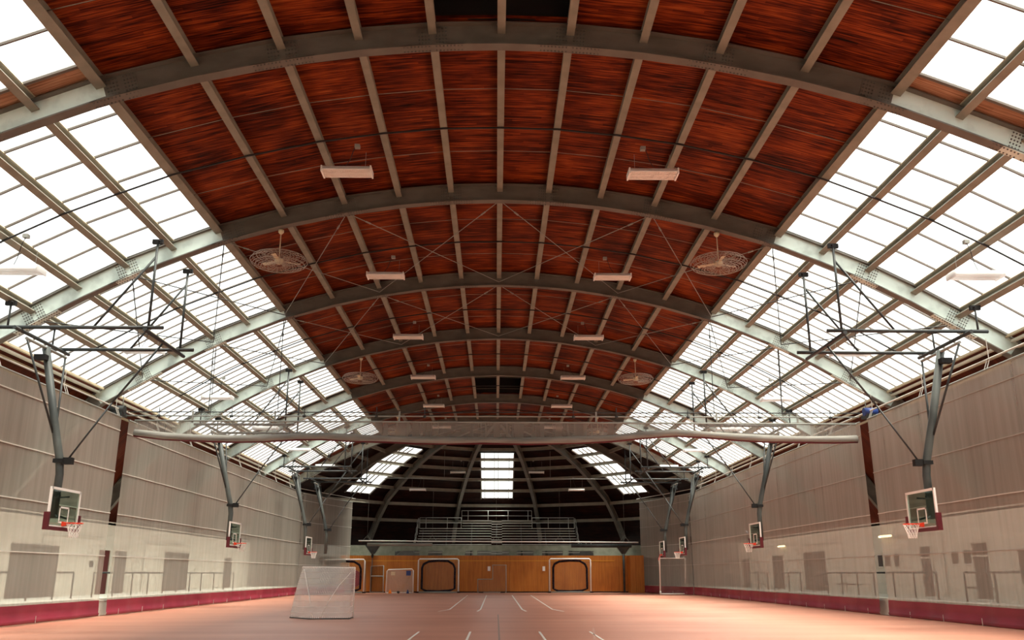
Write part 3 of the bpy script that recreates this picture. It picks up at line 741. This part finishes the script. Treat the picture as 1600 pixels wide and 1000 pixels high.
    m = MB(); N = 12; lev = [(0, R), (.10, .2), (.2, .165), (.3, .14), (.42, .12)]
    for k in range(N):
        for sg in (-1, 1):
            pts = [fold(ctr+Vector((r_*math.cos(2*math.pi*(k+sg*j*.5)/N), r_*math.sin(2*math.pi*(k+sg*j*.5)/N), -dz))) for j, (dz, r_) in enumerate(lev)]
            m.tube(pts, .007, 4)
    m.build('net', NETW, rim)
pos = [('first', 27.6), ('second', 45.8), ('third', 64.0)]
for nm, s in CL:
    for o, y in pos:
        t = thing('basketball_hoop', (0, y, 2.8), 'ceiling-hung glass basketball backboard on the %s, %s from the camera' % (nm, o), 'basketball hoop', 'ceiling-hung basketball hoops')
        make_hoop(t, s)
    t = thing('basketball_hoop', (0, 72.0, 2.8), ('ceiling-hung basketball mast seen edge on at the far left corner, no board visible' if s < 0 else 'farthest basketball hoop on the right, its orange rim hanging folded down'), 'basketball hoop', 'ceiling-hung basketball hoops')
    make_hoop(t, s, rim_folded=True, board=(s > 0))

# ------------------------------------------------------------------ ceiling lamps
def lamp(x, y, z, lb, drop):
    HM = LENS if z < 9.6 and abs(x) > 12 else WHITE
    t = thing('ceiling_lamp', (x, y, z), lb, 'ceiling lamp', 'hanging strip lamps')
    lx, ly = .68, .26
    m = MB(); m.hexa([(x-lx, y-ly, z), (x+lx, y-ly, z), (x+lx, y+ly, z), (x-lx, y+ly, z)], [(x-lx, y-ly*.6, z+.12), (x+lx, y-ly*.6, z+.12), (x+lx, y+ly*.6, z+.12), (x-lx, y+ly*.6, z+.12)])
    m.build('housing', HM, t)
    m = MB()
    for yy in (-ly, 0, ly): m.box((x-lx, y+yy-.012, z-.035), (x+lx, y+yy+.012, z-.001))
    for i in range(29): xx = x-lx+lx*2*i/28; m.box((xx-.004, y-ly, z-.03), (xx+.004, y+ly, z-.002))
    for e in (-lx, lx): m.box((x+e-.02, y-ly, z-.07), (x+e+.02, y+ly, z+.1))
    m.build('louvre', HM, t)
    m = MB()
    for e in (-.5, .5): m.tube([(x+e, y, z+.12), (x+e, y, z+drop)], .006, 4)
    m.build('hanging_wire', PIPE2, t)
    sg = 1 if x > 0 else -1
    m = MB(); m.tube([(x+.1*sg, y, z+.12), (x-.1*sg, y-.2, z+.3), (x-.25*sg, y-.35, z+.65), (x-.3*sg, y-.3, z+drop)], .011, 5); m.build('power_cord', CORD, t)
    m = MB(); m.box((x-.3*sg-.07, y-.37, z+drop-.02), (x-.3*sg+.07, y-.23, z+drop+.08)); m.build('junction_box', PIPE2, t)
for a in range(1, 7):
    y = AY(a)+L*.5
    for s in (-1, 1):
        lamp(XR+s*4.29, y+.05, 12.42, 'white louvred strip lamp under the deck, %s of ridge, %s' % (SIDE[s], BAYN[a]), .62+.0)
        if a < 7: lamp(XR+s*13.05, y+.05, 9.46, 'white louvred strip lamp under the %s skylight, %s' % (SIDE[s], BAYN[a]), .85)
for s in (-1, 1):
    for x, y, z, lb in ((3.6, 83, 10.55, 'upper'), (6.9, 79.0, 8.6, 'lower')):
        lamp(XR+s*x, y, z, 'white strip lamp in the rounded far end, %s one on the %s' % (lb, SIDE[s]), 1.0)

# ------------------------------------------------------------------ caged ceiling fans
def make_fan(x, y, z, lb):
    t = thing('ceiling_fan', (x, y, z-.1), lb, 'ceiling fan', 'caged ceiling fans')
    m = MB(); m.tube([(x, y, z+.05), (x, y, z+1.0)], .018, 8); m.build('down_rod', CREAM, t)
    m = MB(); m.smooth = True; m.tube([(x, y, z+.93), (x, y, z+1.0), (x, y, z+1.08)], [.03, .09, .09], 12); m.build('canopy', CREAM, t)
    m = MB(); m.smooth = True; m.tube([(x, y, z-.10), (x, y, z-.05), (x, y, z+.05), (x, y, z+.10)], [.07, .14, .14, .05], 14); m.build('motor', CREAM, t)
    for k in range(3):
        a = 2*math.pi*k/3+.5; d = Vector((math.cos(a), math.sin(a), 0)); l = Vector((-d.y, d.x, .25))
        c = Vector((x, y, z)); m = MB(); m.hexa([c+d*.14-l*.05, c+d*.7-l*.07, c+d*.7+l*.07, c+d*.14+l*.05], [p+Vector((0, 0, .008)) for p in (c+d*.14-l*.05, c+d*.7-l*.07, c+d*.7+l*.07, c+d*.14+l*.05)])
        m.build('blade', CREAM, t)
    m = MB(); R = .92
    def sh(u): # cage half profile: u 0..1 radius->height
        return .20*math.sqrt(max(0, 1-((u-.55)/.45)**2)) if u > .55 else .20-.12*(.55-u)
    for i in range(9):
        u = .2+.8*i/8
        for sg in (-1, 1):
            if i == 8 and sg == 1: continue
            m.ring((x, y, z+sg*sh(u)), R*u, .0065, 28, 4)
    for k in range(20):
        a = 2*math.pi*k/20; d = Vector((math.cos(a), math.sin(a), 0)); c = Vector((x, y, z))
        us = [.14, .35, .55, .7, .85, .95, 1.0]
        pts = [c+d*R*u+Vector((0, 0, sh(u))) for u in us]+[c+d*R*u-Vector((0, 0, sh(u))) for u in reversed(us[:-1])]
        m.tube(pts, .0065, 4)
    m.build('wire_guard', WIRE, t)
for i, a in enumerate((2, 4, 6)):
    for s in (-1, 1):
        make_fan(XR+s*7.2, AY(a)+.14, 11.42, 'cream ceiling fan in a wire cage on the %s under the %s arch' % (SIDE[s], ORD[a]))

# ------------------------------------------------------------------ far end: timber wall, platform, bleachers
mb = MB(); mb.box((-13.9, 83.0, 0), (11.9, 83.2, 3.18)); mb.box((11.75, 81.2, 0), (12.95, 83.2, 3.16)); 
wb = mb.build('wall_back', WOODW, kind='structure')
MB().box((-13.9, 82.985, 2.70), (10.6, 82.999, 2.75)).build('painted_line', YELLOW, wb, label='yellow line painted across the boards')
m = MB(); m.box((-13.9, 82.97, 0), (11.75, 82.999, .10)); m.build('baseboard_back', BLACK, kind='structure')
mb = MB(); mb.box((-18.5, 83.2, 3.0), (18.5, 93, 3.14)); mb.build('floor_platform', CONC, kind='structure')
mb = MB(); 
for x0, x1 in ((-13.5, -9.2), (-7.0, -6.2), (-4.9, -2.8), (-2.1, -1.7), (1.2, 1.9), (3.4, 4.2), (6.1, 6.6), (8.9, 15)): mb.box((x0, 84.5, 3.14), (x1, 84.6, 4.12))
mb.box((-13.5, 84.49, 3.62), (15, 84.61, 4.12)); mb.build('wall_back_upper', DINGY, kind='structure')
bl = thing('bleachers', (0, 84.2, 3.14), 'aluminium bleachers with guard rails on the platform at the far end', 'bleachers')
def zz(y, Y): # height of photo row y at depth Y
    e = pitch-math.atan((y-500)/F_PX); return 1.6+Y*math.tan(e)
rowy = [863, 859, 855, 850.3, 846, 841.6, 837.4, 833.1, 829.2, 825.3, 821.2, 817.2, 813.2]
for i, ry in enumerate(rowy):
    Y = 84.7+.36*i; z = zz(ry, Y)
    hw = 7.55-.02*i if i < 10 else 3.36
    for x0, x1 in ((-hw+.1, -.45), (.55, hw+.1)):
        MB().box((x0, Y, z-.05), (x1, Y+.25, z)).build('seat_plank', ALU, bl)
    MB().box((-.45, Y-.02, z-.14), (.55, Y+.2, z-.09)).build('aisle_step', ALU, bl)
for x in (-7, -4.7, -2.35, .05, 2.4, 4.7, 7):
    m = MB()
    n = 10 if abs(x) > 3.4 else 13
    zt = zz(rowy[n-1], 84.7+.36*(n-1))
    m.bar((x, 84.85, 3.35), (x, 84.85+.36*n, zt-.15), .04, .05)
    for k in (0, 3, 6, n-1): Y = 84.9+.36*k; m.tube([(x, Y, 3.14), (x, Y, zz(rowy[k], Y)-.12)], .018, 5)
    m.build('support_frame', PIPE2 if n == 99 else PIPE, bl)
def rail(xs, Y, y0, y1, ym):
    m = MB(); a, b = xs[0], xs[-1]
    for yy in (y0, ym): m.tube([(a, Y, zz(yy, Y)), (b, Y, zz(yy, Y))], .028, 6)
    for x in xs: m.tube([(x, Y, zz(y1, Y)), (x, Y, zz(y0, Y))], .024, 6)
    m.build('guard_rail', ALU, bl)
rail([-3.37, -2.75, -.8, 1.15, 3.1, 3.45], 89.5, 798, 813, 806)
rail([-7.35, -6.75, -4.7, -3.37], 88.3, 809, 826, 817); rail([3.45, 5.0, 6.95, 7.5], 88.3, 809, 826, 817)
for s in (-1, 1):
    m = MB()
    for k in range(4): Y = 84.9+.95*k; zb = zz(863-10.5*k, Y); m.tube([(s*7.6+.06, Y, zb), (s*7.6+.06, Y, zb+.95), (s*7.55+.06, Y+.8, zb+1.35), (s*7.55+.06, Y+.8, zb+.4)], .024, 5)
    m.build('side_rail', ALU, bl)
    m = MB()
    for dx in (0, .45, .9):
        m.tube([(s*(7.7+dx)+.06, 84.6, 4.3), (s*(9.2+dx)+.06, 84.6, 3.2)], .024, 5)
    m.build('stair_rail', ALU, bl)
# long rolled batten in front of the bleachers
t = thing('batten_pipe', (0, 81, 4.3), 'long pale pipe batten hung across the far end in front of the bleachers', 'batten')
MB().tube([(-12.05, 81, 4.39), (12.5, 81, 4.26)], .05, 8).build('pipe', WHITE, t)
MB().tube([(-11.3, 81.1, 4.08), (-5.6, 81.1, 4.08)], .14, 10).build('rolled_net', ROLL, t)
MB().tube([(6.6, 81.1, 3.98), (11.9, 81.1, 3.98)], .16, 10).build('rolled_net', PIPE, t)
for x in (-11.3, -5.6, 0, 5.6, 11.3):
    m = MB(); m.tube([(x-.45, 81, 4.33), (x, 81, 4.85), (x+.4, 81, 4.33)], .014, 4); m.tube([(x, 81, 4.85), (x, 81, 9.0)], .006, 4); m.build('hanger', PIPE2, t)
t = thing('suspended_pipe', (0, 79, 9), 'thin pipe strung across the mouth of the rounded far end above the bleachers', 'pipe')
MB().tube([(-9.8, 79, zz(747.5, 79)), (14, 79, zz(748.5, 79))], .03, 6).build('pipe', PIPE2, t)
for x in (-4.55, 4.7):
    m = MB(); m.tube([(x, 79, zz(748, 79)), (x, 79, zz(705, 79))], .012, 4); m.build('hanger', PIPE2, t)
mb = MB(); mb.tube([(11.35, 82.4, 0), (11.35, 82.4, 3.6)], .10, 8); mb.hexa([(11.2, 82.3, 3.3), (11.5, 82.3, 3.3), (11.5, 82.5, 3.3), (11.2, 82.5, 3.3)], [(10.6, 82.2, 4.1), (12.1, 82.2, 4.1), (12.1, 82.6, 4.1), (10.6, 82.6, 4.1)])
mb.build('steel_post', PIPE, label='dark steel post with bracket in front of the timber wall at right', cat='post')
mb = MB(); mb.tube([(-11.0, 82.6, 3.0), (-11.0, 82.6, 3.7)], .10, 8); mb.hexa([(-11.1, 82.5, 3.3), (-10.8, 82.5, 3.3), (-10.8, 82.7, 3.3), (-11.1, 82.7, 3.3)], [(-11.7, 82.4, 4.1), (-10.3, 82.4, 4.1), (-10.3, 82.8, 4.1), (-11.7, 82.8, 4.1)])
mb.tube([(-11.0, 82.6, 0), (-11.0, 82.6, 3.1)], .04, 6)
mb.build('steel_post', PIPE, label='dark steel post with bracket in front of the timber wall at left', cat='post')
for x0, x1, z0, z1, lb, mm in ((-.75, -.5, 1.85, 2.25, 'white paper notice on the timber wall above the low frame', WHITE), (4.15, 4.38, 1.85, 2.25, 'white box on the timber wall left of the right-hand goal', WHITE)):
    MB().box((x0, 82.93, z0), (x1, 82.99, z1)).build('wall_notice', mm, label=lb, cat='notice')

# ------------------------------------------------------------------ goals
def big_goal(x0, x1, y, h, lb, d=.9, pads=True, base='goal'):
    t = thing('soccer_goal', ((x0+x1)/2, y, 0), lb, 'goal', 'white framed goals')
    m = MB(); m.tube([(x0, y, 0.05), (x0, y, h-.1), (x0+.1, y, h), (x1-.1, y, h), (x1, y, h-.1), (x1, y, .05)], .06, 8); m.build('front_frame', WHITE, t)
    m = MB(); m.tube([(x0, y, .06), (x1, y, .06)], .06, 8); m.tube([(x0, y, .06), (x0-.05, y+d, .06), (x1+.05, y+d, .06), (x1, y, .06)], .04, 6)
    m.tube([(x0, y, h-.1), (x0, y+d*.5, h-.2), (x0-.05, y+d, .06)], .035, 6); m.tube([(x1, y, h-.1), (x1, y+d*.5, h-.2), (x1+.05, y+d, .06)], .035, 6); m.build('base_frame', PIPE2, t)
    for xx in (x0-.05, x1+.05):
        m = MB(); m.box((xx-.14, y-.12, 0), (xx+.14, y+.12, .12)); m.build('foot', BLACK, t)
    if pads:
        i = .32; yy = y+.12; pts = []
        cs = [(x0+i, .35), (x0+i, h-.75), (x0+i+.12, h-.45), (x0+i+.55, h-.22), ((x0+x1)/2, h-.14), (x1-i-.6, h-.18), (x1-i-.15, h-.45), (x1-i, h-.8), (x1-i, .35), (x1-i-.5, .18), ((x0+x1)/2, .12), (x0+i+.4, .16)]
        m = MB(); m.tube([(x, yy, z) for x, z in cs], .10, 8, True); m.build('net_edging', PURPLE, t, label='dark net edging sagging inside the frame')
    m = MB(); m.poly([(x0, y+.15, h-.15), (x1, y+.15, h-.15), (x1+.05, y+d, .1), (x0-.05, y+d, .1)]); m.build('net', NETO, t)
    return t
big_goal(-6.83, -3.3, 81.9, 2.86, 'large white framed goal with dark net edging against the timber wall, left of centre')
big_goal(4.72, 8.33, 81.9, 2.88, 'large white framed goal with dark net edging against the timber wall, right of centre')
big_goal(-16.1+1.1, -11.42, 80.9, 2.8, 'large white framed goal with dark edging in the far left corner')
t = thing('soccer_goal', (14.1, 74, 0), 'white framed goal by the right curtain in the far corner', 'goal', 'white framed goals')
m = MB(); m.tube([(13.0, 73.8, .2), (13.05, 73.8, 2.8), (15.1, 73.8, 2.8), (15.0, 73.8, .2)], .06, 8); m.build('front_frame', WHITE, t)
m = MB(); m.tube([(13.0, 73.8, .08), (15.05, 73.8, .08)], .05, 6); m.tube([(13, 73.8, 0), (13, 73.8, .3)], .07, 6); m.tube([(15.02, 73.8, 0), (15.02, 73.8, .3)], .07, 6); m.build('base_frame', WHITE, t)
m = MB(); m.poly([(13.05, 73.85, .1), (15.05, 73.85, .1), (15.05, 73.85, 2.75), (13.05, 73.85, 2.75)]); m.build('net', NETO, t)
# small lacrosse goal with blue target
t = thing('practice_goal', (-8.4, 80, 0), 'small white goal with a blue target patch in front of the timber wall', 'goal')
x0, x1, y, h = -9.35, -7.1, 80.0, 1.98
m = MB(); m.tube([(x0-.05, y, .04), (x0, y, h-.15), (x0+.12, y, h-.03), (x1-.12, y, h+.02), (x1, y, h-.1), (x1+.02, y, .04)], .05, 8); m.build('frame', WHITE, t)
m = MB(); m.tube([(x0, y, .05), ((x0+x1)/2, y+1.2, .05), (x1, y, .05)], .04, 6); m.build('base_frame', WHITE, t)
m = MB(); c = Vector(((x0+x1)/2, y+1.15, .06)); m.poly([(x0, y, .05), (x0, y, h-.1), c]); m.poly([(x1, y, .05), (x1, y, h-.1), c]); m.poly([(x0, y, h-.1), (x1, y, h-.1), c]); m.build('net', NETG, t)
m = MB(); m.box((x1-.6, y-.03, h-.52), (x1-.2, y-.01, h-.12)); m.build('target_patch', BLUE, t, label='blue patch')
m = MB(); m.box((x0+.35, y-.03, h-.5), (x0+.7, y-.01, h-.2)); m.build('target_patch', CREAM, t, label='yellow patch')
m = MB(); m.smooth = True; m.tube([(-9.0, 79.7, 0), (-9.0, 79.7, .3)], [.16, .05], 10); m.build('traffic_cone', ORG2, label='small orange cone by the left foot of the small goal', cat='cone')
m = MB(); m.smooth = True; m.tube([(-7.5, 79.7, 0), (-7.5, 79.7, .3)], [.13, .04], 10); m.build('traffic_cone', BLUE, label='small blue cone by the right foot of the small goal', cat='cone')
m = MB(); m.smooth = True; m.tube([(-8.3, 79.75, .0), (-8.3, 79.75, .06), (-8.3, 79.75, .16), (-8.3, 79.75, .2)], [.05, .12, .12, .03], 10); m.build('ball', PIPE, label='dark ball on the floor between the two small cones', cat='ball')
# pitching screens
t = thing('pitching_screen', (-.3, 82, 0), 'low L-shaped pitching screen frame leaning by the timber wall near the centre', 'screen')
m = MB(); m.tube([(-1.6, 82, .05), (-1.6, 82, 1.14), (-.3, 82, 1.16), (-.3, 82, 2.35), (.88, 82, 2.35), (.9, 82, .05), (-1.6, 82, .05)], .045, 6); m.build('frame', PIPE2, t)
m = MB(); m.poly([(-1.6, 82, .05), (-1.6, 82, 1.14), (-.3, 82, 1.16), (-.3, 82, .05)]); m.poly([(-.3, 82, .05), (-.3, 82, 2.35), (.88, 82, 2.35), (.9, 82, .05)]); m.build('net', NETO, t)
m = MB(); m.box((-1.5, 81.8, 0), (-1.1, 82.2, .08)); m.box((.4, 81.8, 0), (.8, 82.2, .08)); m.build('foot', BLACK, t)
t = thing('pitching_screen', (-10.4, 82, 0), 'grey framed practice screen between the left corner goal and the small goal', 'screen')
m = MB(); m.tube([(-11.0, 82, .05), (-11.0, 82, 2.25), (-9.9, 82, 2.3), (-9.85, 82, .05), (-11, 82, .05)], .045, 6); m.tube([(-11, 82, 1.4), (-9.9, 82, 1.4)], .05, 6); m.build('frame', PIPE2, t)
m = MB(); m.poly([(-11.0, 82, .05), (-11.0, 82, 2.25), (-9.9, 82, 2.3), (-9.85, 82, .05)]); m.build('net', net_mat('brown_netting', (.10, .06, .04), .5, .05), t)
# red padded disc in corner
m = MB(); m.tube([(-12.6, 82.6, 1.2), (-12.6, 82.7, 1.2)], .75, 20); m.build('tumbling_pad', MAROON, label='dark red round pad behind the corner goal', cat='pad')
# lacrosse goal in the foreground
t = thing('lacrosse_goal', (-6.5, 35.2, 0), 'white lacrosse goal with full net standing on the floor at left', 'goal')
A = Vector((-7.55, 36.1, 0)); B = Vector((-5.38, 35.6, 0)); At = A+Vector((.08, 0, 1.86)); Bt = B+Vector((0, 0, 1.83)); C1 = Vector((-7.72, 35.5, .03)); C2 = Vector((-6.75, 34.35, .03)); C3 = Vector((-5.36, 34.55, .03))
m = MB(); m.tube([A, At, Bt, B], .028, 8); m.build('pipe_frame', WHITE, t)
m = MB(); m.tube([A+Vector((0, 0, .03)), C1, C2, C3, B+Vector((0, 0, .03))], .022, 6); m.build('ground_bar', PIPE, t)
# net surface: bulging from the crossbar down to the ground bar
G = [A+Vector((0, 0, .05)), C1, C1.lerp(C2, .5), C2, C2.lerp(C3, .33), C2.lerp(C3, .66), C3, B+Vector((0, 0, .05))]
Tt = [At+Vector((0, .0, -.0)), At, At.lerp(Bt, .12), At.lerp(Bt, .3), At.lerp(Bt, .5), At.lerp(Bt, .75), Bt.lerp(At, .02), Bt]
m = MB(); m.smooth = True; NL = 9
for j in range(NL):
    f = j/(NL-1)
    for g_, t_ in zip(G, Tt):
        p = g_.lerp(t_, f); hb = math.sin(f*math.pi)*.18; p = p-Vector((0, hb, 0)) if g_ is not G[0] and g_ is not G[-1] else p
        m.v.append(p)
for j in range(NL-1):
    for i in range(len(G)-1): n = len(G); m.face([j*n+i, j*n+i+1, (j+1)*n+i+1, (j+1)*n+i])
m.build('net', NETG, t)
m = MB()
m.tube([At+Vector((.05, 0, -.05)), At.lerp(C2, .25)+Vector((.08, -.1, 0)), At.lerp(C2, .6)+Vector((.12, -.12, 0)), C2+Vector((.1, 0, .02))], .02, 5)
m.tube([Bt+Vector((-.03, 0, -.05)), Bt.lerp(C2, .35)+Vector((0, -.1, 0)), Bt.lerp(C2, .7)+Vector((.15, -.1, 0)), C2.lerp(C3, .25)], .014, 5)
m.tube([At, At.lerp(A, .3)+Vector((-.02, -.05, 0)), C1], .014, 5)
for i in range(26):
    f = (i+.5)/26; p = At.lerp(Bt, f); m.tube([p+Vector((0, 0, .03)), p+Vector((.02, -.04, -.05-.04*random.random()))], .012, 4)
for i in range(22):
    f = (i+.5)/22; p = Bt.lerp(B, f); m.tube([p+Vector((.03, 0, .02)), p+Vector((-.05, -.04, -.02))], .012, 4); p = At.lerp(A, f); m.tube([p+Vector((-.03, 0, .02)), p+Vector((.05, -.04, -.02))], .010, 4)
m.build('lacing', NETW, t)
m = MB()
for i in range(1, 34):
    f = i/34; top = At.lerp(Bt, f)
    bi = f*5+1; k = int(bi); k = min(k, 6); p = G[k].lerp(G[min(k+1, 7)], bi-k if bi-k < 1 else 1)
    mid = top.lerp(p, .5)-Vector((0, .16, 0)); m.tube([top, top.lerp(mid, .5)-Vector((0, .03, 0)), mid, p], .010, 3)
for j in range(1, 9):
    f = j/9; row = []
    for g_, t_ in list(zip(G, Tt))[1:]:
        p = g_.lerp(t_, f); row.append(p-Vector((0, math.sin(f*math.pi)*.18+.01, 0)))
    m.tube(row, .006, 3)
m.build('net_strings', NETW, t)

for o in bpy.data.objects:
    if '_o' in o: del o['_o']
